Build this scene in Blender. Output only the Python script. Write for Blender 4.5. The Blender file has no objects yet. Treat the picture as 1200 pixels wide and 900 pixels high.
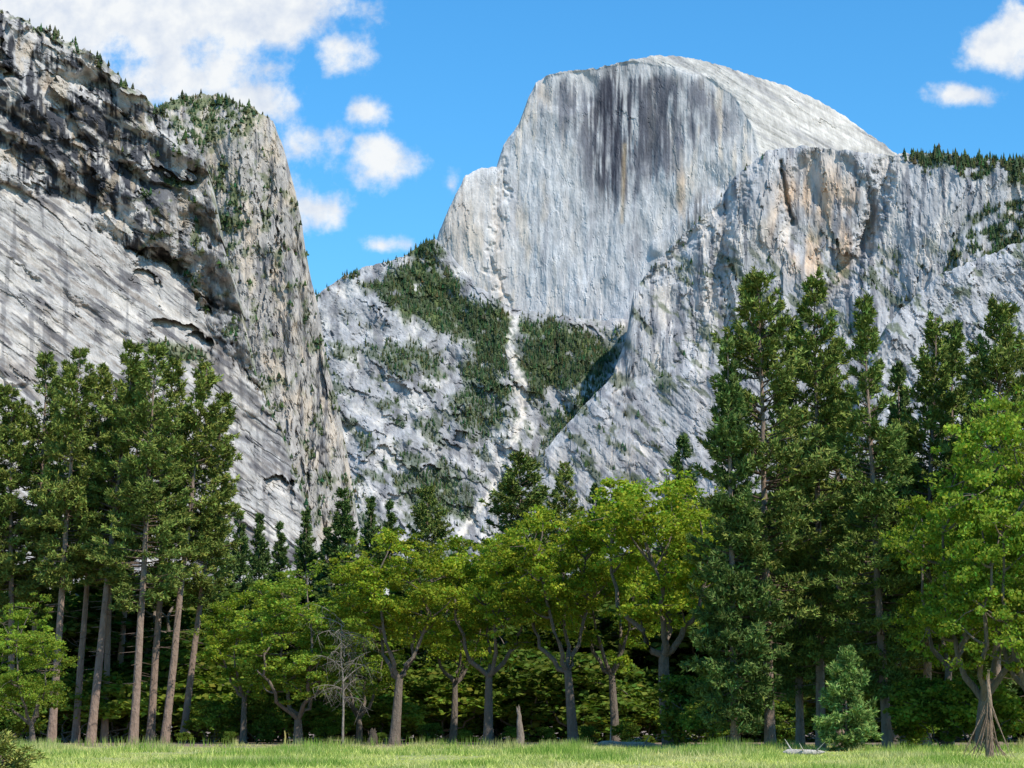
import bpy, math, numpy as np
from mathutils import Vector, Matrix, Quaternion
R0=np.random.RandomState(7)
F=2750.0; PITCH=math.atan(400/F); EYE=1.5
cp,sp=math.cos(PITCH),math.sin(PITCH)
# ---------------------------------------------------------------- survey: sight line + distance -> metres
def site(px,py,Y):
    a=(np.asarray(px,float)-600)/F; b=(450-np.asarray(py,float))/F
    ry=cp-b*sp; rz=sp+b*cp
    k=np.asarray(Y,float)/ry
    return a*k, np.asarray(Y,float)+0*k, EYE+rz*k
# ---------------------------------------------------------------- noise
_ang=R0.rand(256,256)*2*np.pi; GX=np.cos(_ang); GY=np.sin(_ang); HV=R0.rand(256,256)
def pn(x,y,s=0):
    xi=np.floor(x).astype(np.int64); yi=np.floor(y).astype(np.int64)
    xf=x-xi; yf=y-yi
    u=xf*xf*xf*(xf*(xf*6-15)+10); v=yf*yf*yf*(yf*(yf*6-15)+10)
    a=(xi+s*37)&255; b=(yi+s*91)&255; a1=(a+1)&255; b1=(b+1)&255
    n00=GX[a,b]*xf+GY[a,b]*yf; n10=GX[a1,b]*(xf-1)+GY[a1,b]*yf
    n01=GX[a,b1]*xf+GY[a,b1]*(yf-1); n11=GX[a1,b1]*(xf-1)+GY[a1,b1]*(yf-1)
    return 1.5*((n00*(1-u)+n10*u)*(1-v)+(n01*(1-u)+n11*u)*v)
def fbm(x,y,o=5,s=0,g=.5):
    r=0;a=1;t=0
    for i in range(o):
        r=r+a*pn(x,y,s+i*3); t+=a; a*=g; x=x*2.03+5.1; y=y*2.03+1.7
    return r/t*1.4
def ridg(x,y,o=4,s=0,g=.5):
    r=0;a=1;t=0
    for i in range(o):
        r=r+a*(1-np.abs(pn(x,y,s+i*5))*1.8); t+=a; a*=g; x=x*2.1+3.3; y=y*2.1+8.2
    return r/t
def facet(x,y,s=0,wob=.22,tilt=1.0):
    """broken-block relief: each irregular cell is a tilted flat facet"""
    x0=x;x=x+wob*pn(x*2.3,y*2.3,s+1)+.13*pn(x*8,y*8,s+3);y=y+wob*pn(x0*2.1+9,y*2.1,s+2)+.13*pn(x0*8+5,y*8,s+4)
    xi=np.floor(x).astype(np.int64);yi=np.floor(y).astype(np.int64)
    best=np.full(x.shape,1e9);val=np.zeros(x.shape)
    for i in (-1,0,1):
        for j in (-1,0,1):
            cx=xi+i;cy=yi+j;a=(cx+s*53)&255;b=(cy+s*29)&255
            dx=x-cx-HV[a,b];dy=y-cy-HV[b,(a+77)&255]
            d=dx*dx+dy*dy;m=d<best
            h=(HV[(a+31)&255,(b+59)&255]-.5)*1.0+tilt*(GX[a,b]*dx+GY[a,b]*dy)
            best=np.where(m,d,best);val=np.where(m,h,val)
    return val
def ledge(q,k=.15):
    fr=q-np.floor(q);return np.where(fr<k,fr/k,1-(fr-k)/(1-k))
def ss(a,b,x):
    t=np.clip((x-a)/(b-a),0,1); return t*t*(3-2*t)
def ell(px,py,cx,cy,rx,ry,rot=0):
    c,s=math.cos(math.radians(rot)),math.sin(math.radians(rot))
    dx=px-cx;dy=py-cy
    return np.sqrt(((dx*c+dy*s)/rx)**2+((-dx*s+dy*c)/ry)**2)
def blob(px,py,cx,cy,rx,ry,rot=0,soft=.35):
    return 1-ss(1-soft,1+soft,ell(px,py,cx,cy,rx,ry,rot))
def pdist(px,py,poly):
    d=np.full(np.shape(px),1e9)
    for (x0,y0),(x1,y1) in zip(poly[:-1],poly[1:]):
        ex,ey=x1-x0,y1-y0
        t=np.clip(((px-x0)*ex+(py-y0)*ey)/(ex*ex+ey*ey),0,1)
        d=np.minimum(d,np.hypot(px-x0-t*ex,py-y0-t*ey))
    return d
def inpoly(px,py,poly):
    c=np.zeros(np.shape(px),bool); n=len(poly)
    for i in range(n):
        x0,y0=poly[i];x1,y1=poly[(i+1)%n]
        if y0==y1: continue
        m=((y0>py)!=(y1>py))&(px<(x1-x0)*(py-y0)/(y1-y0)+x0); c^=m
    return c
def spoly(px,py,poly,soft=8,wob=10,s=3):
    wx=px+wob*fbm(px/25,py/25,3,s); wy=py+wob*fbm(px/25,py/25,3,s+20)
    d=pdist(wx,wy,poly+[poly[0]]); ins=inpoly(wx,wy,poly)
    return ss(-soft,soft,np.where(ins,d,-d))
def itp(x,poly):
    p=np.array(poly,float); return np.interp(x,p[:,0],p[:,1])
def mixc(a,b,t):
    return a*(1-t[...,None])+np.asarray(b)*t[...,None]
# ---------------------------------------------------------------- mesh builder
class MB:
    def __init__(s): s.V=[];s.L=[];s.LS=[];s.M=[];s.C=[];s.S=[];s.n=0;s.nl=0
    def add(s,V,Fc,col,mat=0,smooth=False):
        V=np.asarray(V,float).reshape(-1,3);Fc=np.asarray(Fc,np.int64)
        col=np.asarray(col,float)
        if col.ndim==1: col=np.tile(col,(len(V),1))
        s.V.append(V);s.C.append(col);s.L.append((Fc+s.n).ravel())
        k=Fc.shape[1];s.LS.append(s.nl+np.arange(len(Fc))*k)
        s.M.append(np.full(len(Fc),mat));s.S.append(np.full(len(Fc),smooth))
        s.n+=len(V);s.nl+=Fc.size
    def mesh(s,name,mats):
        me=bpy.data.meshes.new(name)
        V=np.concatenate(s.V).astype(np.float32);L=np.concatenate(s.L).astype(np.int32)
        LS=np.concatenate(s.LS).astype(np.int32)
        me.vertices.add(len(V));me.vertices.foreach_set('co',V.ravel())
        me.loops.add(len(L));me.loops.foreach_set('vertex_index',L)
        me.polygons.add(len(LS));me.polygons.foreach_set('loop_start',LS)
        me.polygons.foreach_set('material_index',np.concatenate(s.M).astype(np.int32))
        me.polygons.foreach_set('use_smooth',np.concatenate(s.S).astype(bool))
        for m in mats: me.materials.append(m)
        me.update(calc_edges=True)
        at=me.color_attributes.new('Col','FLOAT_COLOR','POINT')
        C=np.concatenate(s.C);C=np.hstack([C,np.ones((len(C),1))]).astype(np.float32)
        at.data.foreach_set('color',C.ravel())
        return me
def obj(name,me,parent=None):
    o=bpy.data.objects.new(name,me);bpy.context.scene.collection.objects.link(o)
    if parent: o.parent=parent
    return o
# ---------------------------------------------------------------- materials
def newmat(name):
    m=bpy.data.materials.new(name);m.use_nodes=True
    nt=m.node_tree;nt.nodes.clear();return m,nt
def rockmat(name,scale,bump=.6):
    m,nt=newmat(name);N=nt.nodes;K=nt.links
    out=N.new('ShaderNodeOutputMaterial');b=N.new('ShaderNodeBsdfDiffuse')
    b.inputs['Roughness'].default_value=.6
    at=N.new('ShaderNodeAttribute');at.attribute_name='Col'
    tc=N.new('ShaderNodeTexCoord');mp=N.new('ShaderNodeMapping');mp.inputs['Scale'].default_value=(1,1,.4)
    n=N.new('ShaderNodeTexNoise');n.inputs['Scale'].default_value=scale;n.inputs['Detail'].default_value=3;n.inputs['Roughness'].default_value=.7
    K.new(tc.outputs['Object'],mp.inputs[0]);K.new(mp.outputs[0],n.inputs['Vector'])
    mr=N.new('ShaderNodeMapRange');mr.inputs[1].default_value=.3;mr.inputs[2].default_value=.7;mr.inputs[3].default_value=.8;mr.inputs[4].default_value=1.18
    K.new(n.outputs['Fac'],mr.inputs[0])
    mx=N.new('ShaderNodeMix');mx.data_type='RGBA';mx.blend_type='MULTIPLY';mx.inputs[0].default_value=1
    K.new(at.outputs['Color'],mx.inputs[6]);K.new(mr.outputs[0],mx.inputs[7])
    K.new(mx.outputs[2],b.inputs['Color'])
    bp=N.new('ShaderNodeBump');bp.inputs['Strength'].default_value=bump;bp.inputs['Distance'].default_value=1.2/scale
    K.new(n.outputs['Fac'],bp.inputs['Height']);K.new(bp.outputs[0],b.inputs['Normal'])
    K.new(b.outputs[0],out.inputs[0]);return m
def leafmat(name,trans=.35):
    m,nt=newmat(name);N=nt.nodes;K=nt.links
    out=N.new('ShaderNodeOutputMaterial');b=N.new('ShaderNodeBsdfDiffuse')
    at=N.new('ShaderNodeAttribute');at.attribute_name='Col';K.new(at.outputs['Color'],b.inputs['Color'])
    if trans<=0: K.new(b.outputs[0],out.inputs[0]);return m
    tr=N.new('ShaderNodeBsdfTranslucent');ms=N.new('ShaderNodeMixShader');ms.inputs[0].default_value=trans
    hs=N.new('ShaderNodeMix');hs.data_type='RGBA';hs.blend_type='MULTIPLY';hs.inputs[0].default_value=1
    hs.inputs[7].default_value=(1.4,1.5,.6,1)
    K.new(at.outputs['Color'],hs.inputs[6]);K.new(hs.outputs[2],tr.inputs[0])
    K.new(b.outputs[0],ms.inputs[1]);K.new(tr.outputs[0],ms.inputs[2]);K.new(ms.outputs[0],out.inputs[0]);return m
ROCK_N=rockmat('granite_near',.22,.45);ROCK_F=rockmat('granite_far',.06,.3)
LEAF=leafmat('leaf_green',.35);NEEDLE=leafmat('pine_needles',0);BARK=rockmat('bark',3.0,.8);GRASS=leafmat('grass_blades',.3)
# ---------------------------------------------------------------- massif
def massif(name,u0,u1,du,top,fn,mat,bot=720,dv=1.2,jag=(3,12),seed=1):
    u=np.arange(u0,u1,du);T=itp(u,top)+jag[0]*fbm(u/jag[1],u*0+seed,4,seed,.6)
    B=np.maximum(bot,T+6);M=int((bot-np.min(T))/dv)
    t=np.linspace(0,1,M)[:,None]
    py=T[None]+t*(B-T)[None];px=np.tile(u,(M,1))
    Y,C=fn(px,py,py-T[None])
    X,YY,Z=site(px,py,Y)
    G=np.stack([X,YY,Z],-1)
    foot=G[-1].copy();foot[:,2]=-5;foot[:,1]-=30
    rows=[];crow=[]
    for k in (6,3,1.5,.5):
        r=G[0].copy();s=Y[0]/F;r[:,1]+=s*90*k;r[:,2]-=s*18*k*k
        r[:,2]=np.maximum(r[:,2],-5);rows.append(r);crow.append(C[0])
    A=np.concatenate([np.array(rows).reshape(-1,len(u),3),G,foot[None]])
    CC=np.concatenate([np.array(crow).reshape(-1,len(u),3),C,C[-1:]])
    m,n=A.shape[:2];idx=np.arange(m*n).reshape(m,n)
    Fc=np.stack([idx[:-1,:-1],idx[1:,:-1],idx[1:,1:],idx[:-1,1:]],-1).reshape(-1,4)
    mb=MB();mb.add(A.reshape(-1,3),Fc,np.clip(CC.reshape(-1,3),.015,.8),0)
    obj(name,mb.mesh(name,[mat]))
    return dict(px=px,py=py,G=G,Y=Y,T=T)
# --- far granite dome
face_edge=[(628,90),(700,79),(742,71),(790,79),(835,93),(862,114),(880,145),(890,180),(893,260),(893,450)]
def f_dome(px,py,h):
    sc=5000/F
    d=pdist(px,py,face_edge);yb=itp(px,face_edge)
    wv=3*fbm(px/18,py/18,3,1)
    out=np.where((py<yb)|(px>892),d,-d)+wv*.6
    Y=5000-.38*(px-600)*sc+.22*(385-py)*sc
    o=np.maximum(out,0)
    Y=Y+sc*(.6*o+.006*o*o)+sc*.7*np.maximum(px-880,0)
    facem=1-ss(-3,3,out)
    R=facem*(9*fbm(px/70,py/150,4,2)+1.2*ridg(px/12,py/110,3,5)+2.0*fbm(px/22,py/60,5,9)+1.0*facet(px/34,py/120,7)*ss(90,150,py)+.7*facet(px/9,py/34,8))
    rib=pdist(px,py,[(690,385),(735,330),(755,285),(790,250),(832,215)])
    R+=facem*(9*ss(34,0,rib)-8*ss(14,0,pdist(px,py,[(770,290),(800,262),(840,232)])))
    R-=facem*12*blob(px,py,545,290,45,100,-20,.6)
    R+=5*ss(9,0,pdist(px+5*wv,py,[(585,190),(592,230),(575,300),(590,360)]))
    R+=6*facem*blob(px,py,665,105,34,26,0,.25)
    R+=10*np.exp(-h/4)*(px<640)
    r1=(px*.5-py*.85);r2=(px*.85+py*.5)
    R+=(1-facem)*(2.2*fbm(r2/60,r1/10,4,11)+1.4*ridg(r1/8,r2/90,3,4)+1.0*facet(r1/12,r2/50,6))
    Y=Y+R*sc
    C=np.ones(px.shape+(3,))*np.array([.62,.60,.575])
    n1=fbm(px/4.5,py/90,4,31,.6);n2=fbm(px/17,py/170,4,33,.55);n3=fbm(px/45,py/60,5,35,.6)
    C*= (1+(.12*n1+.14*n2)*facem+.20*n3)[...,None]
    M1=np.maximum.reduce([blob(px,py,738,150,72,95,0,.6),blob(px,py,800,135,65,55,20,.6)*.85,blob(px,py,668,120,45,50,0,.6)*.75,blob(px,py,735,240,50,80,0,.7)*.55])*ss(76,96,py)
    st=ss(-.12,.4,.7*n2+.4*n1+.6*n3+.85*(M1-.52))*np.clip(M1*1.3,0,1)*facem
    C=mixc(C,[.17,.17,.19],st*.9)
    st2=ss(-.25,.15,.8*n1+.5*n2)*np.maximum(blob(px,py,718,155,26,85,3,.45),.6*blob(px,py,760,140,34,60,0,.5))*facem
    C=mixc(C,[.055,.055,.07],st2*.95)
    C=mixc(C,[.34,.33,.335],ss(.12,.5,n2-.3*n1+.3*n3)*facem*ss(160,260,py)*.6)
    C=mixc(C,[.72,.61,.48],ss(.05,.5,fbm(px/14,py/80,4,41)+.3*n3)*facem*.65*ss(10,130,np.abs(px-725)))
    C=mixc(C,[.60,.44,.26],np.exp(-(pdist(px,py,[(732,170),(729,260)])/2.5)**2)*.6)
    C=mixc(C,[.66,.56,.45],facem*blob(px,py,545,290,50,110,-20,.6)*.65*(.6+.8*n2))
    C=mixc(C,[.14,.13,.13],facem*blob(px,py,815,250,12,30,25,.5)*ss(-.2,.3,n1)*.8)
    C=mixc(C,[.66,.5,.35],facem*blob(px,py,800,235,25,40,25,.5)*ss(-.1,.4,n2)*.8)
    n4=fbm(r1/4,r2/80,5,43,.6)
    pale=np.array([.60,.56,.50])*(1+.3*n4+.16*n3)[...,None]
    C=C*facem[...,None]+pale*(1-facem)[...,None]
    C=mixc(C,[.28,.27,.27],(1-facem)*ss(.02,.42,fbm(r1/9,r2/120,4,47,.6)+.3*n3)*.6)
    return Y,C
DOME=massif('granite_dome_mountain',498,1090,1.0,[(498,330),(503,308),(515,270),(530,236),(545,206),(560,198),(582,195),(590,170),(608,145),(618,118),(628,97),(640,89),(655,84),(700,80),(730,72),(765,65),(800,66),(840,75),(880,88),(920,100),(960,118),(990,136),(1015,155),(1035,168),(1050,180),(1090,230)],f_dome,ROCK_F,bot=460,jag=(2.0,8))
# --- canyon slopes below the dome
forestP=[[(422,338),(455,318),(505,283),(545,345),(600,368),(600,400),(560,400),(520,392),(470,372)],
 [(612,378),(650,378),(700,393),(722,425),(700,455),(660,452),(625,462),(604,430)],
 [(560,395),(600,385),(590,440),(602,470),(560,465),(545,430)],
 [(640,505),(670,470),(745,445),(735,475),(690,490),(640,530)],
 [(520,480),(560,455),(600,490),(580,510),(540,500)],[(470,560),(520,540),(560,600),(500,620)],[(430,410),(470,400),(520,420),(500,435),(450,430)]]
chute=[(603,372),(597,410),(612,450),(612,490),(600,520),(575,575),(530,640)]
def f_can(px,py,h):
    sc=4200/F
    Y=4000+(640-py)*sc*.85
    d=pdist(px,py,chute)
    R=-30*ss(0,150,d)*ss(330,430,py)
    w=fbm(px/60,py/60,4,61);j=fbm(px/9,py/9,3,60)
    a=px*.82+py*.57;b=-px*.57+py*.82
    R+=26*fbm(px/70,py/90,3,63)+3*fbm(px/18,py/30,4,58,.55)
    R+=7*facet(a/60,b/34,64)+3*facet(a/26,b/17,65)+1.0*facet(px/9,py/14,66)+.6*fbm(px/4,py/6,2,57)
    R+=7*ridg((px-.5*py)/34,(py+.5*px)/110,3,59)
    R+=12*np.exp(-h/5)
    Y=Y+R*sc
    n=fbm(px/14,py/20,5,65,.65)
    C=np.ones(px.shape+(3,))*np.array([.40,.39,.38])*(1+.35*n+.25*w)[...,None]
    C=mixc(C,[.63,.59,.53],ss(.05,.4,fbm(a/50,b/24,5,66,.6)+.25*n)*.85)
    C=mixc(C,[.18,.175,.18],ss(.02,.36,fbm(px/16+9,py/46,5,67,.62)+.25*w)*.75)
    g=np.zeros(px.shape)
    for i,p in enumerate(forestP): g=np.maximum(g,spoly(px,py,p,9,18,70+i)*(1 if i<3 else .8))
    g*=ss(-.8,-.2,fbm(px/13,py/10,4,78))
    g2=ss(.02,.26,fbm(a/40,b/24,5,75,.65)+.2*j)*.85*ss(340,420,py)
    C=mixc(C,[.075,.10,.042],np.maximum(g*.92,g2*.8))
    C=mixc(C,[.14,.17,.06],g*ss(.0,.4,fbm(px/20,py/20,4,76))*.85)
    cw=2.2+2.6*ss(-.3,.3,j)
    C=mixc(C,[.72,.655,.57],np.exp(-(pdist(px+9*fbm(px/12,py/12,4,77,.6),py,chute)/cw)**2)*.95)
    C=mixc(C,[.66,.6,.53],np.exp(-(pdist(px+5*j,py,[(612,470),(590,440),(560,425)])/1.6)**2)*.6)
    C=mixc(C,[.66,.62,.56],np.exp(-(pdist(px+4*j,py,[(655,560),(700,505),(735,470)])/7)**2)*.6)
    f_can.g=np.maximum(g,g2*.5)*ss(3,9,pdist(px,py,chute))
    return Y,C
CAN=massif('canyon_slope_terrain',340,800,1.0,[(340,370),(370,346),(400,325),(430,312),(470,302),(490,290),(510,278),(560,335),(600,362),(700,375),(800,370)],f_can,ROCK_F,bot=700,jag=(3,14),seed=5)
CAN['g']=f_can.g
# --- right shoulder ridge
green_r=[[(1108,320),(1130,255),(1175,235),(1260,225),(1260,300),(1180,300),(1120,345)],[(1040,184),(1060,174),(1260,180),(1260,222),(1190,222),(1120,208)]]
def f_sh(px,py,h):
    sc=4000/F
    Y=3960-.35*(px-740)*sc+(640-py)*sc*.33
    a=px*.7-py*.7;b=px*.7+py*.7
    w=fbm(px/70,py/70,4,81);j=fbm(px/9,py/9,3,80)
    R=26*fbm(px/110,py/200,3,82)+7*fbm(px/30,py/90,5,83,.5)
    R+=7*facet(px/48,py/150,84)+3.0*facet(px/16,py/55,86)+1.1*facet(px/7,py/20,87)+.8*fbm(px/4,py/8,2,78)
    R+=4*ledge((px*.9-py*.2+14*w+3*j)/70,.08)*ss(.0,.35,fbm(px/60,py/60,3,79))
    R+=24*blob(px+3*j,py,972,250,54,76,-8,.14)
    R-=10*blob(px,py,880,235,26,60,10,.3)
    jj=6*j
    R+=16*ss(5,0,pdist(px+jj*.4,py,[(915,190),(921,230),(930,262)]))
    R+=22*ss(18,0,pdist(px+jj,py,[(1036,190),(1030,240),(1005,300),(960,370),(900,420)]))
    R+=14*ss(12,0,pdist(px+jj,py,[(845,245),(800,290),(760,330)]))
    R+=9*ss(13,0,pdist(px+jj,py,[(890,180),(850,260),(838,340),(800,420)]))
    lo=ss(-8,8,py-itp(px,[(560,560),(700,470),(760,440),(850,430),(1000,400)])+10*w)
    R=R*(1-.6*lo)-22*lo
    R+=lo*(1.5*ridg(a/12,b/120,3,77)+2.5*facet(a/24,b/70,76))
    R+=14*np.exp(-h/9)
    Y=Y+R*sc
    n=fbm(px/12,py/36,5,85,.66)
    C=np.ones(px.shape+(3,))*np.array([.48,.465,.45])*(1+.32*n+.15*w)[...,None]
    C=mixc(C,[.66,.60,.53],ss(.05,.5,fbm(px/28,py/80,4,86)+.2*n)*.75)
    C=mixc(C,[.18,.18,.195],ss(.05,.42,fbm(px/10,py/90,5,88,.6)+.4*w)*.78*(1-lo))
    C=mixc(C,[.21,.205,.22],ss(.0,.4,fbm(b/60,a/9,5,89,.6)+.3*w)*.7*lo)
    al=blob(px,py,960,265,55,70,-10,.4)
    C=mixc(C,[.70,.52,.36],al*ss(-.3,.3,fbm(px/20,py/60,3,90))*.85)
    C=mixc(C,[.14,.14,.155],al*ss(.1,.4,fbm(px/7,py/60,4,91))*.65)
    g=np.zeros(px.shape)
    for i,p in enumerate(green_r): g=np.maximum(g,spoly(px,py,p,6,16,95+i))
    g2=ss(.12,.3,fbm(b/42,a/15,5,97,.6))*.7*ss(240,320,py)
    g=g*ss(-.3,.2,fbm(px/20,py/14,4,98))
    C=mixc(C,[.095,.12,.05],np.maximum(g*.85,g2))
    f_sh.g=np.maximum(g,g2*.35)
    return Y,C
SH=massif('right_ridge_mountain',560,1420,1.0,[(560,618),(600,572),(640,525),(680,480),(718,440),(733,400),(743,340),(760,318),(790,284),(840,240),(862,205),(885,188),(900,176),(940,171),(1000,177),(1040,182),(1060,180),(1100,178),(1130,184),(1165,186),(1200,190),(1420,180)],f_sh,ROCK_F,bot=700,jag=(2.8,13),seed=9)
SH['g']=f_sh.g
# --- nearer buttress on the right
def f_bt(px,py,h):
    sc=3300/F
    Y=3250-.2*(px-1000)*sc+(700-py)*sc*.55
    a=px*.75-py*.66;b=px*.66+py*.75
    R=18*fbm(px/70,py/120,4,102)+6*facet(b/50,a/24,103)+3*facet(b/18,a/10,104)+.9*fbm(px/4,py/8,2,101)
    R+=14*np.exp(-h/7)
    Y=Y+R*sc
    C=np.ones(px.shape+(3,))*np.array([.48,.465,.45])*(1+.35*fbm(px/10,py/26,5,105,.68))[...,None]
    C=mixc(C,[.19,.19,.20],ss(.05,.5,fbm(a/14,b/80,5,106,.6))*.65)
    C=mixc(C,[.10,.13,.05],ss(.22,.4,fbm(b/30,a/16,4,107,.6))*.7)
    return Y,C
BT=massif('granite_buttress_cliff',960,1420,1.1,[(960,640),(990,545),(1010,440),(1040,380),(1075,345),(1100,322),(1150,302),(1190,285),(1240,260),(1420,220)],f_bt,ROCK_F,bot=700,jag=(6,14),seed=12)
# --- left column
def f_col(px,py,h):
    sc=1600/F
    Y=1560+.5*(px-200)*sc+(700-py)*sc*.2+.006*np.maximum(px-300,0)**2*sc
    w=fbm(px/40,py/60,4,114)
    R=20*fbm(px/60,py/170,4,111)+7*fbm(px/22,py/70,5,112)
    R+=9*facet(px/30,py/110,113)+4*facet(px/13,py/44,116)+2*facet(px/6.5,py/15,117)
    R+=14*np.exp(-h/8)+60*ss(60,0,py-110)*ss(320,240,px)
    Y=Y+R*sc
    n=fbm(px/8,py/24,5,116,.68)
    C=np.ones(px.shape+(3,))*np.array([.44,.405,.36])*(1+.35*n)[...,None]
    C=mixc(C,[.60,.50,.38],ss(-.05,.4,fbm(px/20,py/50,4,117)+.2*n)*.7)
    C=mixc(C,[.14,.14,.15],ss(.1,.42,fbm(px/7,py/70,4,118,.6)+.3*w)*.72)
    g=np.maximum(spoly(px,py,[(180,100),(260,100),(310,125),(290,165),(240,175),(200,170)],8,14,120)*ss(-.3,.1,fbm(px/16,py/14,4,123)),
                 ss(.16,.34,fbm(px/16,py/22,5,121,.65))*.75)
    g=np.maximum(g,spoly(px,py,[(235,190),(290,200),(290,270),(262,330),(245,260)],6,14,122)*ss(-.1,.2,fbm(px/14,py/18,4,124)))
    C=mixc(C,[.12,.15,.05],g*.8)
    f_col.g=g
    return Y,C
COL=massif('rock_column_cliff',140,436,.9,[(140,185),(170,145),(190,122),(215,113),(245,110),(270,116),(300,128),(320,142),(333,175),(343,215),(349,242),(353,272),(362,320),(370,352),(376,388),(384,430),(393,464),(402,512),(410,560),(418,610),(428,690),(436,800)],f_col,ROCK_N,bot=700,jag=(4,10),seed=15,dv=1.1)
COL['g']=f_col.g
# --- left front cliff
L1=[(-250,60),(0,208),(60,232),(110,252),(150,285),(215,330),(255,392),(300,455),(345,520),(380,600)]
def f_lf(px,py,h):
    sc=1100/F
    w=fbm(px/70,py/50,4,132);j=fbm(px/11,py/11,4,130,.6)
    s=py-itp(px+18*fbm(px/60,py/60,4,131)+8*j,L1)+8*w
    a=px*.8+py*.6;b=-px*.6+py*.8
    up=1-ss(-2,2,s)
    Y=1080+.9*px*sc+(720-py)*sc*.5
    R=up*(-.50*np.clip(-s,0,150))
    R+=up*(38*fbm(a/130,b/60,3,133)+18*facet(a/105,b/46,134)+6*facet(a/38,b/20,135)+2*facet(a/14,b/9,136))
    R+=up*26*ledge((b+16*w+4*j)/58,.1)*ss(-.2,.2,fbm(px/60,py/60,3,129))
    R+=up*12*ledge((px*.95+py*.15+14*w+3*j)/46,.1)*ss(-.1,.3,fbm(px/50,py/70,3,127))
    R+=(1-up)*(9*fbm(a/120,b/40,5,137)+3*facet(a/120,b/20,138)+1.0*facet(a/36,b/9,139)+9*ledge((b*.75+a*.05+20*w+5*j)/90,.06)*ss(-.15,.2,fbm(px/80,py/60,3,128)))
    for cx,cy,rx,ry,am in ((190,318,36,20,30),(172,330,16,16,20),(212,398,38,16,30),(235,405,16,12,20),(328,585,20,26,26)):
        x2=px+12*j;yl=cy-ry*np.sqrt(np.clip(1-((x2-cx)/rx)**2,0,1))+10*w+3*j+.25*(px-cx)
        dd=py-yl
        R+=am*(dd>0)*ss(1,.7,np.abs(x2-cx)/rx)*np.exp(-np.clip(dd,0,None)/13)
    R+=10*np.exp(-h/7)
    Y=Y+R*sc
    n1=fbm(a/80,b/6,5,137,.62);n2=fbm(px/40,py/40,5,138,.6);n3=fbm(px/8,py/60,5,139,.62)
    C=np.ones(px.shape+(3,))*np.array([.49,.46,.42])*(1+.2*n2+.18*n1)[...,None]
    C=mixc(C,[.27,.225,.185],ss(-.05,.33,n1+.6*n2)*(1-up)*.75)
    C=mixc(C,[.66,.60,.52],ss(.05,.45,fbm(a/60,b/16,4,140))*.65)
    C=mixc(C,[.11,.105,.11],(1-up)*ss(.1,.38,fbm(a/70,b/9,4,145,.6)+.4*n2)*.78)
    C=mixc(C,[.12,.115,.12],(1-up)*ss(.2,.45,fbm(px/14,py/120,4,148,.55)+.2*n2)*.5)
    C=mixc(C,[.32,.31,.305],up*ss(-.3,.2,n2+.4*n3)*.7)
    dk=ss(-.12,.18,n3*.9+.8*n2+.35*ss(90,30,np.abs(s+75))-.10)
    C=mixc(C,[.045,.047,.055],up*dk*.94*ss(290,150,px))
    C=mixc(C,[.62,.575,.52],up*ss(.08,.33,fbm(a/50,b/18,4,141)-.1*dk)*.7)
    C=mixc(C,[.5,.4,.28],up*ss(.2,.45,fbm(px/16,py/40,4,147))*.5)
    g=ss(.26,.38,fbm(px/20,py/16,5,142,.6))*.8*up*ss(120,200,px)
    g=np.maximum(g,blob(px,py,205,412,35,10,10,.5)*.9)
    g=np.maximum(g,ss(12,3,h)*.7*ss(-.1,.2,fbm(px/12,py/8,3,143)))
    C=mixc(C,[.12,.145,.05],g*.85)
    f_lf.g=g
    return Y,C
LF=massif('left_granite_cliff',-260,378,.95,[(-260,-110),(0,12),(20,18),(45,30),(70,45),(95,56),(120,72),(150,98),(175,118),(200,140),(225,156),(240,185),(250,235),(262,290),(275,335),(290,400),(300,440),(330,505),(350,560),(364,620),(378,800)],f_lf,ROCK_N,bot=700,jag=(7,16),seed=18,dv=1.2)
LF['g']=f_lf.g
# ---------------------------------------------------------------- slope forests
def conelets(mb,P,H,W,rng,cols):
    n=len(P)
    k=5
    for (z0,z1,r) in ((.08,.55,1.0),(.3,.78,.75),(.55,1.0,.48)):
        an=rng.rand(n,1)*6.28+np.arange(k)[None]*2*np.pi/k
        rr=W[:,None]*r*(.6+.6*rng.rand(n,k))
        x=P[:,0:1]+rr*np.cos(an);y=P[:,1:2]+rr*np.sin(an);z=P[:,2:3]+H[:,None]*(z0+.12*(rng.rand(n,k)-.5))
        ring=np.stack([x,y,z],-1);tip=P+np.stack([0*H,0*H,H*z1],-1)
        V=np.concatenate([ring,tip[:,None]],1).reshape(-1,3)
        b=np.arange(n)[:,None]*(k+1);i=np.arange(k)[None]
        Fc=np.stack([b+i,b+(i+1)%k,b+k+0*i],-1).reshape(-1,3)
        mb.add(V,Fc,np.repeat(cols,k+1,0),0)
def scatter(name,Ms,seed):
    rng=np.random.RandomState(seed);mb=MB()
    for Mx,wgt,cnt,h0,h1,ar in Ms:
        w=np.clip(wgt,0,None).ravel();idx=rng.choice(len(w),cnt,p=w/w.sum())
        P=Mx['G'].reshape(-1,3)[idx]+rng.randn(cnt,3)*[1.5,1.5,0];s=Mx['Y'].ravel()[idx]/F
        H=(h0+(h1-h0)*rng.rand(cnt)**1.5)*s;W=H*ar*(.8+.5*rng.rand(cnt))
        P[:,2]-=H*.12
        c=np.array([.058,.082,.035])*(.6+.8*rng.rand(cnt,1))*(1+.25*rng.randn(cnt,3)*[1,.3,.5])
        conelets(mb,P,H,W,rng,np.clip(c,.01,.3))
    return obj(name,mb.mesh(name,[NEEDLE]))
def edge(Mx,x0,x1,dep=10):
    return ((Mx['py']-Mx['T'][None])<dep)*(Mx['px']>x0)*(Mx['px']<x1)*np.clip(.1+1.3*fbm(Mx['px']/14,Mx['px']*0,3,7),0,1)
vis=lambda Mx:(Mx['py']<660)
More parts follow.
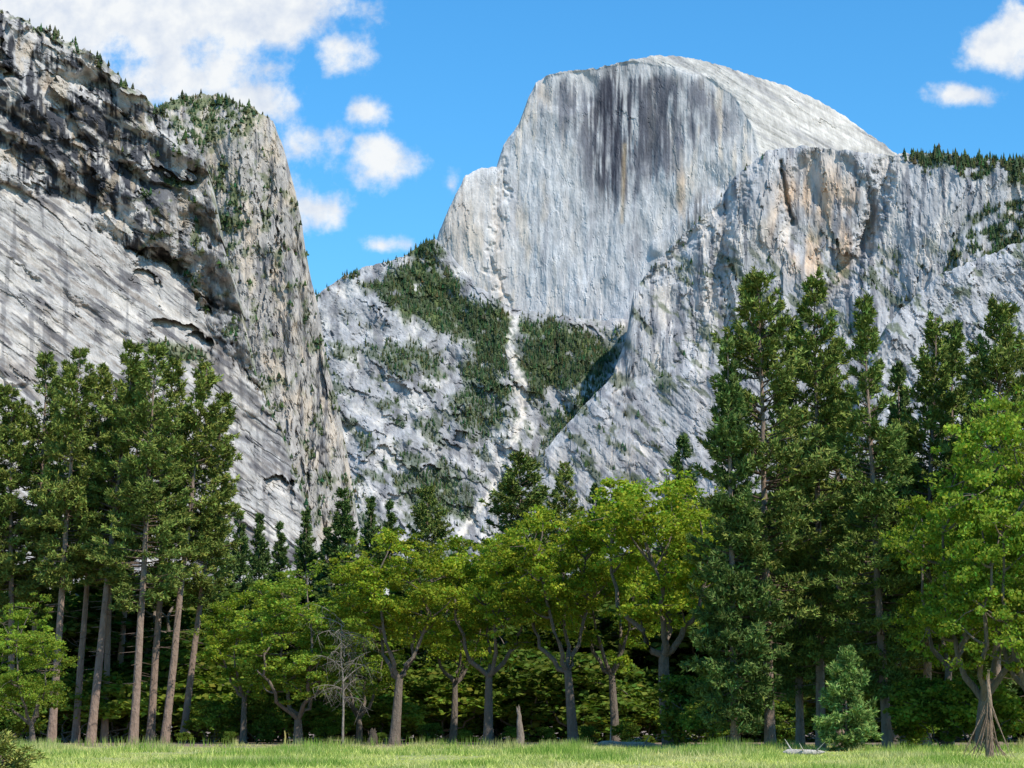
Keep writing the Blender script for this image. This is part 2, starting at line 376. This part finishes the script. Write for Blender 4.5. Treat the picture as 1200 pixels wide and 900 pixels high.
scatter('canyon_forest',[(CAN,CAN['g']**1.3*vis(CAN),8500,3,9,.2),(CAN,edge(CAN,370,510,8),110,4,10,.2)],1)
scatter('ridge_forest',[(SH,SH['g']**2*vis(SH),2600,4,10,.22),(SH,edge(SH,1050,1420,12),260,7,14,.26),
   (SH,edge(SH,745,900,5),20,4,8,.3)],2)
scatter('cliff_forest',[(COL,COL['g']**1.5*vis(COL),1900,3,8,.38),(COL,edge(COL,185,315,12),60,6,13,.28),
   (LF,edge(LF,-200,235,8),110,5,13,.3),(LF,LF['g']**2*vis(LF),420,4,10,.34)],3)
# ---------------------------------------------------------------- tree parts
def tube(mb,pts,rad,col,sides=7,mat=1):
    pts=np.asarray(pts,float);n=len(pts);rad=np.asarray(rad,float)
    t=np.gradient(pts,axis=0);t/=np.linalg.norm(t,axis=1,keepdims=True)+1e-9
    ref=np.where(np.abs(t[:,2:3])>.9,[[1,0,0]],[[0,0,1]])
    a=np.cross(t,ref);a/=np.linalg.norm(a,axis=1,keepdims=True)+1e-9;b=np.cross(t,a)
    an=np.arange(sides)*2*np.pi/sides
    V=pts[:,None]+rad[:,None,None]*(np.cos(an)[None,:,None]*a[:,None]+np.sin(an)[None,:,None]*b[:,None])
    idx=np.arange(n*sides).reshape(n,sides);j=np.roll(idx,-1,1)
    Fc=np.stack([idx[:-1],j[:-1],j[1:],idx[1:]],-1).reshape(-1,4)
    mb.add(V.reshape(-1,3),Fc,col,mat,True)
def leaves(mb,C,D,L,W,col,mat=0):
    n=len(C);r=np.random.RandomState(n).randn(n,3)
    b=np.cross(D,r);b/=np.linalg.norm(b,axis=1,keepdims=True)+1e-9
    L=L[:,None];W=W[:,None]
    V=np.stack([C-D*L,C-b*W,C+D*L,C+b*W],1).reshape(-1,3)
    Fc=np.arange(n*4).reshape(n,4);mb.add(V,Fc,np.repeat(col,4,0),mat)
def unit(v): return v/(np.linalg.norm(v,axis=-1,keepdims=True)+1e-9)
def bez(p0,p1,p2,n=7):
    t=np.linspace(0,1,n)[:,None];return (1-t)**2*p0+2*t*(1-t)*p1+t*t*p2
def make_oak(seed,H=20,W=14,zb=.25,K=24,leafcol=(.10,.15,.025),lean=(0,0),nl=80,bark=(.20,.16,.125),ls=1.0,boughspread=1.0):
    r=np.random.RandomState(seed);mb=MB();cz=H*(zb+1)/2;rz=H*(1-zb)/2*.9
    L=[]
    while len(L)<K:
        v=r.uniform(-1,1,3);d=np.linalg.norm(v)
        if d>1 or d<.3: continue
        p=np.array([v[0]*W/2*.86,v[1]*W/2*.86,cz+v[2]*rz])
        if all(np.linalg.norm((p-q)/[1,1,.8])>W*.14 for q in L): L.append(p)
        elif r.rand()<.01: L.append(p)
    zf=min(zb,.3)
    fork=np.array([lean[0]*H*.25,lean[1]*H*.25,H*zf])
    tp=bez(np.array([0,0,-.3]),np.array([lean[0]*H*.02+r.randn()*.3,lean[1]*H*.05,H*zf*.5]),fork,8)
    rt=H*.021;tube(mb,tp,np.linspace(rt*1.35,rt*.85,8)*np.array([1.35,1.05]+[1]*6),bark,9)
    nb=4;bough=[]
    for k in range(nb):
        an=k*6.28/nb+r.rand();rr=W*.24*(.6+.8*r.rand())*boughspread
        e=fork+np.array([math.cos(an)*rr,math.sin(an)*rr,H*(1-zf)*(.4+.3*r.rand())])
        m=fork+np.array([math.cos(an)*rr*.8,math.sin(an)*rr*.8,H*(1-zf)*.14])+r.randn(3)*.4
        pts=bez(fork,m,e,9);pts[1:]+=r.randn(8,3)*.16
        tube(mb,pts,np.linspace(rt*.62,rt*.22,9),bark,7);bough.append(pts)
    allb=np.concatenate([b[2:] for b in bough]+[tp[-3:]])
    for p in L:
        dz=np.linalg.norm(allb-p,axis=1)+np.maximum(allb[:,2]-p[2]+.5,0)*2
        s=allb[np.argmin(dz)];m=(s+p)/2+r.randn(3)*.4+[0,0,-.3]
        tube(mb,bez(s,m,p,6),np.linspace(rt*.25,.035,6),bark,5)
        R=W*r.uniform(.09,.19);nc=int(7+R*3.6);tl=r.uniform(.7,1.25)
        cd=unit(r.randn(nc,3)+np.array([0,0,.25]));cc=p+cd*R*r.uniform(.3,1.25,(nc,1))*[1.2,1.2,.75]
        for c in cc[:5]: tube(mb,[p,(p+c)/2+r.randn(3)*.12,c],[.04,.03,.015],bark,3)
        for c in cc:
            n=int(nl*r.uniform(.4,1.4));cr=r.uniform(.4,.95)
            q=unit(r.randn(n,3))*cr*r.rand(n,1)**.5*[1.3,1.3,.55]+c
            D=unit(r.randn(n,3)*[1,1,.45]);t=tl*r.uniform(.8,1.2)
            col=np.array(leafcol)*t*(.7+.6*r.rand(n,1))*(1+.12*r.randn(n,3)*[1.5,.3,.6])
            leaves(mb,q,D,r.uniform(.11,.2,n)*ls,r.uniform(.07,.13,n)*ls,np.clip(col,.008,.6))
    return mb.mesh('oak',[LEAF,BARK])
def make_pine(seed,H=34,cb=.4,R=3.4,pw=.75,droop=.0,ncol=(.055,.08,.025),bark=(.31,.225,.17),dens=1.0,rt=.36,tuft=8,gap=.3,tip=.3,bl=1.0):
    r=np.random.RandomState(seed);mb=MB()
    z=np.linspace(-.3,H,14);wob=np.cumsum(r.randn(14,2)*.07,0)*(np.linspace(0,1,14)[:,None])
    P=np.column_stack([wob,z]);tube(mb,P,np.maximum(rt*(1-np.linspace(0,1,14))**.8,.04)*np.array([1.25]+[1]*13),bark,9)
    zz=cb*H;Cs=[];Ds=[];T=[]
    for i in range(20):
        s=r.uniform(cb*.35,cb)*H;an=r.rand()*6.28;l=r.uniform(.4,1.9)
        tube(mb,[[0,0,s],[math.cos(an)*l,math.sin(an)*l,s-.15*l]],[.04,.015],np.array(bark)*.6,3)
    while zz<H-.3:
        t=(zz-cb*H)/(H-cb*H);prof=(1-t)**pw*min(1,.45+t*3.2)
        for b in range(int(3+3*r.rand())):
            an=r.rand()*6.28
            if pn(np.array([an*1.1+seed]),np.array([zz*.32]),seed)[0]>gap*(1.2-t): continue
            l=R*prof*r.uniform(.55,1.2)+.3
            el=(-.25-droop)*(1-t)+.75*t+r.randn()*.12
            d=np.array([math.cos(an)*math.cos(el),math.sin(an)*math.cos(el),math.sin(el)])
            o=np.array([np.interp(zz,z,wob[:,0]),np.interp(zz,z,wob[:,1]),zz])
            mid=o+d*l*.5;end=o+d*l+np.array([0,0,.18*l])
            pts=bez(o,mid,end,5)
            if l>.8: tube(mb,pts,np.linspace(.02+.02*l,.012,5),np.array(bark)*.5,3)
            nt=int((5+l*5.5)*dens);f=tip+(1-tip)*r.rand(nt)**.7
            base=(1-f[:,None])**2*o+2*(f*(1-f))[:,None]*mid+(f**2)[:,None]*end
            side=unit(np.cross(d,[0,0,1]));sw=(r.rand(nt)-.5)*l*.7*(1.15-f)+r.randn(nt)*.12
            c=base+side[None]*sw[:,None]+np.column_stack([0*f,0*f,r.randn(nt)*.12+.03])
            Cs.append(c);Ds.append(np.tile(d,(nt,1))+side[None]*np.sign(sw)[:,None]*.5);T.append(np.full(nt,r.uniform(.7,1.3)))
        zz+=r.uniform(.22,.48)
    Cs=np.concatenate(Cs);Ds=unit(np.concatenate(Ds));T=np.concatenate(T)
    k=tuft;C=np.repeat(Cs,k,0);D=np.repeat(Ds,k,0);n=len(C)
    dd=unit(D*.7+r.randn(n,3)*.62+[0,0,.35]);C=C+dd*.16+r.randn(n,3)*.06
    col=np.array(ncol)*np.repeat(T,k)[:,None]*(.65+.7*r.rand(n,1))*(1+.1*r.randn(n,3)*[1.4,.3,.6])
    leaves(mb,C,dd,r.uniform(.16,.3,n)*bl,r.uniform(.04,.075,n)*bl,np.clip(col,.006,.4))
    return mb.mesh('pine',[NEEDLE,BARK])
PIN=[make_pine(11,34,.40,3.7,.6,ncol=(.185,.225,.05)),make_pine(12,34,.45,3.5,.55,ncol=(.195,.23,.05)),make_pine(13,34,.34,3.9,.65,ncol=(.175,.22,.05)),make_pine(14,34,.5,3.3,.5,ncol=(.195,.225,.05))]
PFULL=[make_pine(21,32,.2,4.6,.72,.1,ncol=(.16,.205,.045),dens=1.1,gap=.42),make_pine(22,32,.14,4.4,.8,.15,ncol=(.145,.195,.045),dens=1.1,gap=.42),make_pine(23,32,.26,5.0,.55,.05,ncol=(.17,.21,.05),dens=1.1,gap=.35)]
FIR=[make_pine(31,28,.06,4.4,.92,.15,ncol=(.105,.155,.042),dens=1.05,gap=.55,tip=.2,bl=1.15),make_pine(32,28,.08,4.0,.88,.2,ncol=(.11,.16,.045),dens=1.05,gap=.55,tip=.2,bl=1.15)]
YFIR=make_pine(33,8,.03,3.2,.9,.1,ncol=(.18,.27,.07),dens=1.8,gap=.6,tip=.15,rt=.12)
OAK=[make_oak(41,20,14,.34,27,(.29,.35,.038)),make_oak(42,20,13,.32,25,(.25,.32,.036)),make_oak(43,22,14,.38,28,(.29,.355,.038)),make_oak(44,20,15,.14,30,(.23,.305,.042))]
BUSH=[make_oak(51,6,7,.05,15,(.14,.20,.035),nl=60,ls=1.1),make_oak(52,5,6,.04,13,(.17,.23,.035),nl=60,ls=1.1)]
OAKD=make_oak(45,18,14,.08,22,(.09,.13,.028),nl=45,ls=1.6)
def gx(px,Y): return float(site(px,870,Y)[0])
def place(me,name,bx,Y,tx,ty,H0,ws=1.0,parent=None,rot=None):
    X0=gx(bx,Y);t=Vector([float(v) for v in site(tx,ty,Y)]);b=Vector((X0,Y,0));v=t-b
    o=obj(name,me,parent);s=v.length/H0
    q=Vector((0,0,1)).rotation_difference(v)
    o.rotation_mode='QUATERNION'
    a=R0.rand()*6.28 if rot is None else rot
    o.rotation_quaternion=q@Quaternion((0,0,1),a)
    o.scale=(s*ws,s*ws,s);o.location=b;return o
for i,(bx,tx,ty,Y,k,w) in enumerate([(14,10,455,205,0,1.1),(36,50,418,208,2,1.05),(60,97,410,200,0,1.05),(88,122,432,204,1,1.0),(106,156,403,200,0,1.1),(122,140,450,206,3,1),(156,188,408,196,2,1.1),(176,207,425,204,1,1.05),(193,238,428,200,1,1.1),(214,262,462,203,0,1.05),(133,172,440,212,3,1.),(74,72,445,214,1,1),(-20,-14,430,205,2,1)]):
    place(PIN[k],'pine_tree',bx,Y,tx,ty,34,w)
for (bx,tx,ty,Y,me,H0,w) in [(903,888,325,152,PFULL[2],32,1.05),(862,853,398,150,FIR[0],28,.9),(938,925,375,160,PFULL[1],32,.9),(962,960,323,158,PFULL[0],32,.95),(1040,1012,348,152,PFULL[1],32,1.0),(984,985,400,166,PIN[2],34,1.1),(1085,1092,372,165,PFULL[0],32,1.),(1112,1118,378,170,PFULL[1],32,1.),(1168,1168,358,160,PFULL[2],32,1.0),(1215,1198,405,165,PFULL[0],32,1.),(1060,1055,430,170,FIR[1],28,.9),(1145,1145,420,175,FIR[0],28,.9)]:
    place(me,'pine_tree',bx,Y,tx,ty,H0,w)
for (x,ty,Y,me,H0,w) in [(282,600,250,FIR[0],28,1.),(305,603,262,FIR[1],28,1.),(330,612,270,FIR[0],28,1.),(357,600,258,FIR[1],28,1.05),(403,572,250,FIR[0],28,1.2),(433,585,260,FIR[1],28,1.),(459,587,262,FIR[0],28,1.),(503,573,255,PFULL[2],32,1.1),(608,535,245,PFULL[2],32,1.45),(660,545,255,PIN[1],34,1),(795,512,262,FIR[1],28,1),(632,600,260,FIR[0],28,1),(700,570,270,FIR[1],28,.9),(255,560,240,FIR[0],28,1),(380,620,255,FIR[1],28,1)]:
    place(me,'fir_tree' if me in FIR else 'pine_tree',x,Y,x,ty,H0,w)
for (bx,tx,ty,Y,me,H0,w) in [(462,482,618,188,OAK[0],20,.95),(350,345,668,192,OAK[3],20,1.15),(572,575,608,190,OAK[1],20,.85),(672,650,588,186,OAK[0],20,.85),(787,757,528,180,OAK[2],22,.95),(722,705,600,194,OAK[1],20,.75),(38,30,705,180,OAK[3],20,.9),(1150,1165,468,140,OAK[3],20,.75),(530,540,640,202,OAK[2],22,.75),(420,425,668,202,OAK[3],20,.85),(1110,1115,560,148,OAK[1],20,.7),(1215,1225,520,138,OAK[3],20,.8),(285,290,690,198,OAK[1],20,.9)]:
    place(me,'oak_tree',bx,Y,tx,ty,H0,w)
place(YFIR,'young_fir_tree',992,138,990,762,8,1.0)
for (x,Y,h,k) in [(300,200,4,0),(250,200,4,1),(735,190,2,1),(835,172,3.5,1),(815,178,5,0),(848,180,6,1),(925,170,3,0),(1070,155,4,0),(1100,148,5,1),(1150,145,5,1),(385,198,2.5,1),(505,195,1.6,0),(546,192,1.3,1),(640,192,1.3,0),(20,190,5,0),(600,196,1.6,1),(690,190,1.4,0),(215,188,1.1,1),(270,184,1.0,0),(760,176,.9,1),(445,186,.9,0)]:
    X=gx(x,Y);o=obj('shrub',BUSH[k]);o.location=(X,Y,0);s=h/5.5;o.scale=(s,s,s);o.rotation_euler=(0,0,R0.rand()*6.28)
bf=bpy.data.objects.new('background_forest',None);bpy.context.scene.collection.objects.link(bf)
for i in range(76):
    row=i%2;Y=[224,262][row]+R0.randn()*6
    f=(i//2+R0.rand())/38;px=-100+f*1420
    me,H0=[(OAKD,18),(FIR[i%2],28),(OAKD,18)][R0.randint(3)]
    lim=itp(px,[(-120,640),(200,640),(290,665),(420,655),(600,650),(800,630),(900,560),(1340,520)])
    place(me,'tree_part',px,Y,px,lim+R0.rand()*45,H0,1.7 if H0==18 else 1.5,bf)
for i in range(44):
    Y=R0.uniform(206,222);px=-100+1400*(i+R0.rand())/44
    o=obj('understory_part',BUSH[i%2],bf);s=R0.uniform(.7,1.5);o.location=(gx(px,Y),Y,0);o.scale=(s*1.6,s,s);o.rotation_euler=(0,0,R0.rand()*.6)
# ---------------------------------------------------------------- ground
m,nt=newmat('meadow_ground');N=nt.nodes;K=nt.links
out=N.new('ShaderNodeOutputMaterial');b=N.new('ShaderNodeBsdfPrincipled');b.inputs['Roughness'].default_value=.95
tc=N.new('ShaderNodeTexCoord');sx=N.new('ShaderNodeSeparateXYZ');K.new(tc.outputs['Object'],sx.inputs[0])
n1=N.new('ShaderNodeTexNoise');n1.inputs['Scale'].default_value=.12;n1.inputs['Detail'].default_value=6;K.new(tc.outputs['Object'],n1.inputs['Vector'])
r1=N.new('ShaderNodeValToRGB');r1.color_ramp.elements[0].position=.35;r1.color_ramp.elements[0].color=(.24,.28,.08,1);r1.color_ramp.elements[1].position=.65;r1.color_ramp.elements[1].color=(.42,.39,.17,1)
K.new(n1.outputs['Fac'],r1.inputs[0])
mr=N.new('ShaderNodeMapRange');mr.inputs[1].default_value=150;mr.inputs[2].default_value=176;K.new(sx.outputs[1],mr.inputs[0])
mx=N.new('ShaderNodeMix');mx.data_type='RGBA';mx.inputs[7].default_value=(.26,.18,.12,1);K.new(mr.outputs[0],mx.inputs[0]);K.new(r1.outputs[0],mx.inputs[6])
K.new(mx.outputs[2],b.inputs['Base Color']);K.new(b.outputs[0],out.inputs[0])
mb=MB();S=30000;mb.add([[-S,-S,0],[S,-S,0],[S,S,0],[-S,S,0]],[[0,1,2,3]],(.1,.15,.03));obj('ground',mb.mesh('ground',[m]))
mb=MB();n=120000;Y=R0.uniform(70,176,n);X=R0.uniform(-.24,.24,n)*Y*1.05
pat=fbm(X/7,Y/14,4,200);pat2=fbm(X/5,Y/9,4,205)
keep=(Y<150)|(pat2+.3*R0.randn(n)>-.05);X,Y,pat,pat2=X[keep],Y[keep],pat[keep],pat2[keep];n=len(X)
h=np.clip(.12+.45*pat*ss(95,120,Y)+.25*pat+.12*R0.rand(n)+.25*ss(.2,.5,pat)*ss(120,150,Y),.03,1.0)
an=R0.rand(n)*6.28;w=R0.uniform(.012,.035,n);lx=R0.randn(n)*.12;ly=R0.randn(n)*.12
A=np.stack([X-np.cos(an)*w,Y-np.sin(an)*w,0*X],-1);B=np.stack([X+np.cos(an)*w,Y+np.sin(an)*w,0*X],-1);Cc=np.stack([X+lx,Y+ly,h],-1)
t=ss(-.05,.3,pat+.2*R0.randn(n))[:,None];t2=ss(-.05,.35,pat2)[:,None]
col=(np.array([.58,.60,.18])*(1-t)+np.array([.20,.31,.06])*t);col=col*(1-t2*.6)+np.array([.62,.55,.28])*t2*.6
col=np.clip(col*(.75+.5*R0.rand(n,1)),0,.8)
mb.add(np.stack([A,B,Cc],1).reshape(-1,3),np.arange(3*n).reshape(n,3),np.repeat(col,3,0));obj('meadow_grass',mb.mesh('meadow_grass',[GRASS]))
# ---------------------------------------------------------------- dead wood
def log(name,x,Y,l,r,yaw,col=(.36,.31,.26)):
    rr=np.random.RandomState(int(x));mb=MB();c,s=math.cos(yaw),math.sin(yaw);n=9
    t=np.linspace(-.5,.5,n)*l;pts=np.column_stack([t*c,t*s,r*.9+rr.randn(n)*r*.1])
    tube(mb,pts,r*np.array([.02,.9]+list(np.linspace(1,.75,n-4))+[.6,.02]),col,9,0)
    for k in range(3):
        q=pts[2+2*k];d=rr.randn(3);d[2]=abs(d[2]);tube(mb,[q,q+unit(d)*r*5],[r*.3,r*.06],col,5,0)
    o=obj(name,mb.mesh(name,[BARK]));o.location=(gx(x,Y),Y,0)
log('fallen_log',735,158,4.5,.24,.1,(.34,.28,.22));log('fallen_log',942,120,2.2,.17,-.1,(.5,.45,.38))
def snag(name,x,Y,H,r,col,spikes=7,sk=0,tw=0):
    rr=np.random.RandomState(int(x));mb=MB();n=8
    z=np.linspace(-.1,H,n);pts=np.column_stack([np.cumsum(rr.randn(n)*.04),np.cumsum(rr.randn(n)*.04),z])
    tube(mb,pts,np.linspace(r*1.3,r*.45,n),col,9,0)
    for k in range(spikes):
        a=k*6.28/spikes+rr.rand();l=H*rr.uniform(.08,.25);p=pts[-1]+[math.cos(a)*r*.3,math.sin(a)*r*.3,-.1]
        tube(mb,[p,p+[math.cos(a)*r*.1,math.sin(a)*r*.1,l]],[r*.25,r*.02],col,4,0)
    for k in range(sk):
        a=k*6.28/sk+rr.rand()*.5;R=H*rr.uniform(.15,.42);zt=H*rr.uniform(.3,.95)
        tube(mb,bez(np.array([0,0,zt]),np.array([math.cos(a)*R*.35,math.sin(a)*R*.35,zt*.55])+rr.randn(3)*.08,np.array([math.cos(a)*R,math.sin(a)*R,0]),6),np.linspace(.035,.01,6),np.array(col)*rr.uniform(.5,1.1),5,0)
    for k in range(tw):
        zt=H*rr.uniform(.35,1);a=rr.rand()*6.28;l=H*.3*rr.uniform(.5,1.1);p0=np.array([0,0,zt])
        p2=p0+[math.cos(a)*l,math.sin(a)*l,l*rr.uniform(-.2,.6)];pp=bez(p0,(p0+p2)/2+[0,0,l*.25],p2,6)
        tube(mb,pp,np.linspace(.04,.012,6),col,4,0)
        for j in range(12):
            s=pp[rr.randint(1,6)];e=s+rr.randn(3)*[.7,.7,.4]+[0,0,-.9];tube(mb,[s,(s+e)/2+rr.randn(3)*.15,e],[.016,.012,.006],col,3,0)
    o=obj(name,mb.mesh(name,[BARK]));o.location=(gx(x,Y),Y,0);return o
snag('broken_tree_stump',1160,104,3.3,.16,(.32,.23,.16),7,26)
snag('tree_stump',610,180,2.6,.28,(.28,.23,.18),6)
snag('tree_stump',437,182,1.2,.4,(.1,.08,.06),5)
snag('dead_tree',402,187,9.5,.08,(.30,.265,.22),0,0,26)
snag('wooden_post',333,180,1.1,.09,(.4,.33,.12),0)
sp_=make_pine(61,3.2,.02,1.3,.6,-.2,ncol=(.26,.27,.07),dens=2,gap=.9,tip=.2,rt=.05,tuft=10,bl=.6)
o=obj('pine_sapling',sp_);o.location=(gx(4,60),60,0);o.scale=(.7,.7,.36)
# ---------------------------------------------------------------- light + sky
SUN_AZ=math.radians(139);SUN_EL=math.radians(47)
d=Vector((math.sin(SUN_AZ)*math.cos(SUN_EL),math.cos(SUN_AZ)*math.cos(SUN_EL),math.sin(SUN_EL)))
li=bpy.data.lights.new('sun','SUN');li.energy=5.0;li.angle=math.radians(.5);li.color=(1,.95,.88)
so=bpy.data.objects.new('sun',li);bpy.context.scene.collection.objects.link(so);so.rotation_euler=d.to_track_quat('Z','Y').to_euler()
w=bpy.data.worlds.new('World');bpy.context.scene.world=w;w.use_nodes=True;nt=w.node_tree;N=nt.nodes;K=nt.links;N.clear()
out=N.new('ShaderNodeOutputWorld');sky=N.new('ShaderNodeTexSky');sky.sky_type='NISHITA';sky.sun_disc=False
sky.sun_elevation=SUN_EL;sky.sun_rotation=SUN_AZ;sky.altitude=1200;sky.air_density=1.3;sky.dust_density=.2;sky.ozone_density=2.0
bg=N.new('ShaderNodeBackground');bg.inputs[1].default_value=.15
hs=N.new('ShaderNodeHueSaturation');hs.inputs['Hue'].default_value=.487;hs.inputs['Saturation'].default_value=1.25;hs.inputs['Value'].default_value=1.3;K.new(sky.outputs[0],hs.inputs['Color'])
tn=N.new('ShaderNodeMix');tn.data_type='RGBA';tn.blend_type='MULTIPLY';tn.inputs[0].default_value=1;tn.inputs[7].default_value=(.40,.70,.93,1)
K.new(hs.outputs[0],tn.inputs[6]);K.new(tn.outputs[2],bg.inputs[0]);K.new(bg.outputs[0],out.inputs[0])
# cloud layer: far dome section carrying the clouds
m,nt=newmat('clouds');N=nt.nodes;K=nt.links;m.cycles.emission_sampling='NONE'
out=N.new('ShaderNodeOutputMaterial')
tc=N.new('ShaderNodeTexCoord');sx=N.new('ShaderNodeSeparateXYZ');K.new(tc.outputs['Object'],sx.inputs[0])
def M(op,a,b=None,c=None):
    n=N.new('ShaderNodeMath');n.operation=op
    for i,v in enumerate((a,b,c)):
        if v is None: continue
        if isinstance(v,(int,float)): n.inputs[i].default_value=v
        else: K.new(v,n.inputs[i])
    return n.outputs[0]
yy=M('MAXIMUM',sx.outputs[1],500.);gxn=M('DIVIDE',sx.outputs[0],yy);gzn=M('DIVIDE',sx.outputs[2],yy)
cb=N.new('ShaderNodeCombineXYZ');K.new(gxn,cb.inputs[0]);K.new(gzn,cb.inputs[2])
def noise(scale,det,rough):
    n=N.new('ShaderNodeTexNoise');n.inputs['Scale'].default_value=scale;n.inputs['Detail'].default_value=det;n.inputs['Roughness'].default_value=rough
    K.new(cb.outputs[0],n.inputs['Vector']);return n.outputs['Fac']
nf=noise(38,7,.62)
nfb=noise(60,4,.55)
acc=None
for (cx,cy,rx,ry,am) in [(120,0,300,95,2.2),(290,15,150,60,1.9),(215,85,130,50,1.3),(395,55,50,34,1.2),(435,132,34,18,.85),(452,190,50,34,1.3),(368,245,42,36,1.15),(350,175,55,50,.85),(447,288,42,15,1.05),(528,218,15,22,.8),(1165,55,58,40,1.6),(1128,110,46,17,1.1),(1205,40,50,40,1.4),(290,120,65,55,1.1)]:
    X,Yv,Z=[float(v) for v in site(cx,cy,1000.)];Z-=EYE
    dx=M('MULTIPLY',M('SUBTRACT',gxn,X/1000),F/rx);dz=M('MULTIPLY',M('SUBTRACT',gzn,Z/1000),F/ry)
    e=M('SQRT',M('ADD',M('MULTIPLY',dx,dx),M('MULTIPLY',dz,dz)))
    v=M('MULTIPLY',M('SUBTRACT',1.2,e),am)
    acc=v if acc is None else M('MAXIMUM',acc,v)
dens=M('ADD',M('MAXIMUM',acc,-1.0),M('MULTIPLY',M('SUBTRACT',nf,.56),3.6))
mr=N.new('ShaderNodeMapRange');mr.interpolation_type='SMOOTHSTEP';mr.inputs[1].default_value=-.05;mr.inputs[2].default_value=1.0;mr.inputs[4].default_value=.97;K.new(dens,mr.inputs[0])
cr=N.new('ShaderNodeValToRGB');cr.color_ramp.elements[0].position=.3;cr.color_ramp.elements[0].color=(.66,.74,.88,1);cr.color_ramp.elements[1].position=.58;cr.color_ramp.elements[1].color=(.97,.99,1,1);K.new(nfb,cr.inputs[0])
b2=N.new('ShaderNodeEmission');b2.inputs[1].default_value=.97;K.new(cr.outputs[0],b2.inputs[0]);tb=N.new('ShaderNodeBsdfTransparent')
ms=N.new('ShaderNodeMixShader');K.new(mr.outputs[0],ms.inputs[0]);K.new(tb.outputs[0],ms.inputs[1]);K.new(b2.outputs[0],ms.inputs[2]);K.new(ms.outputs[0],out.inputs[0])
az=np.radians(np.linspace(-50,50,41));el=np.radians(np.linspace(2,50,21));E,A_=np.meshgrid(el,az,indexing='ij');RR=26000
V=np.stack([RR*np.cos(E)*np.sin(A_),RR*np.cos(E)*np.cos(A_),RR*np.sin(E)],-1);idx=np.arange(21*41).reshape(21,41)
mb=MB();mb.add(V.reshape(-1,3),np.stack([idx[:-1,:-1],idx[:-1,1:],idx[1:,1:],idx[1:,:-1]],-1).reshape(-1,4),(1,1,1));obj('sky',mb.mesh('sky',[m]))
# ---------------------------------------------------------------- camera
cd=bpy.data.cameras.new('camera');cd.sensor_width=36;cd.lens=36*F/1200;cd.clip_end=80000;cd.clip_start=.5
co=bpy.data.objects.new('camera',cd);bpy.context.scene.collection.objects.link(co);co.location=(0,0,EYE);co.rotation_euler=(math.pi/2+PITCH,0,0)
sc=bpy.context.scene;sc.camera=co;sc.view_settings.view_transform='Standard';sc.view_settings.look='None';sc.view_settings.exposure=0
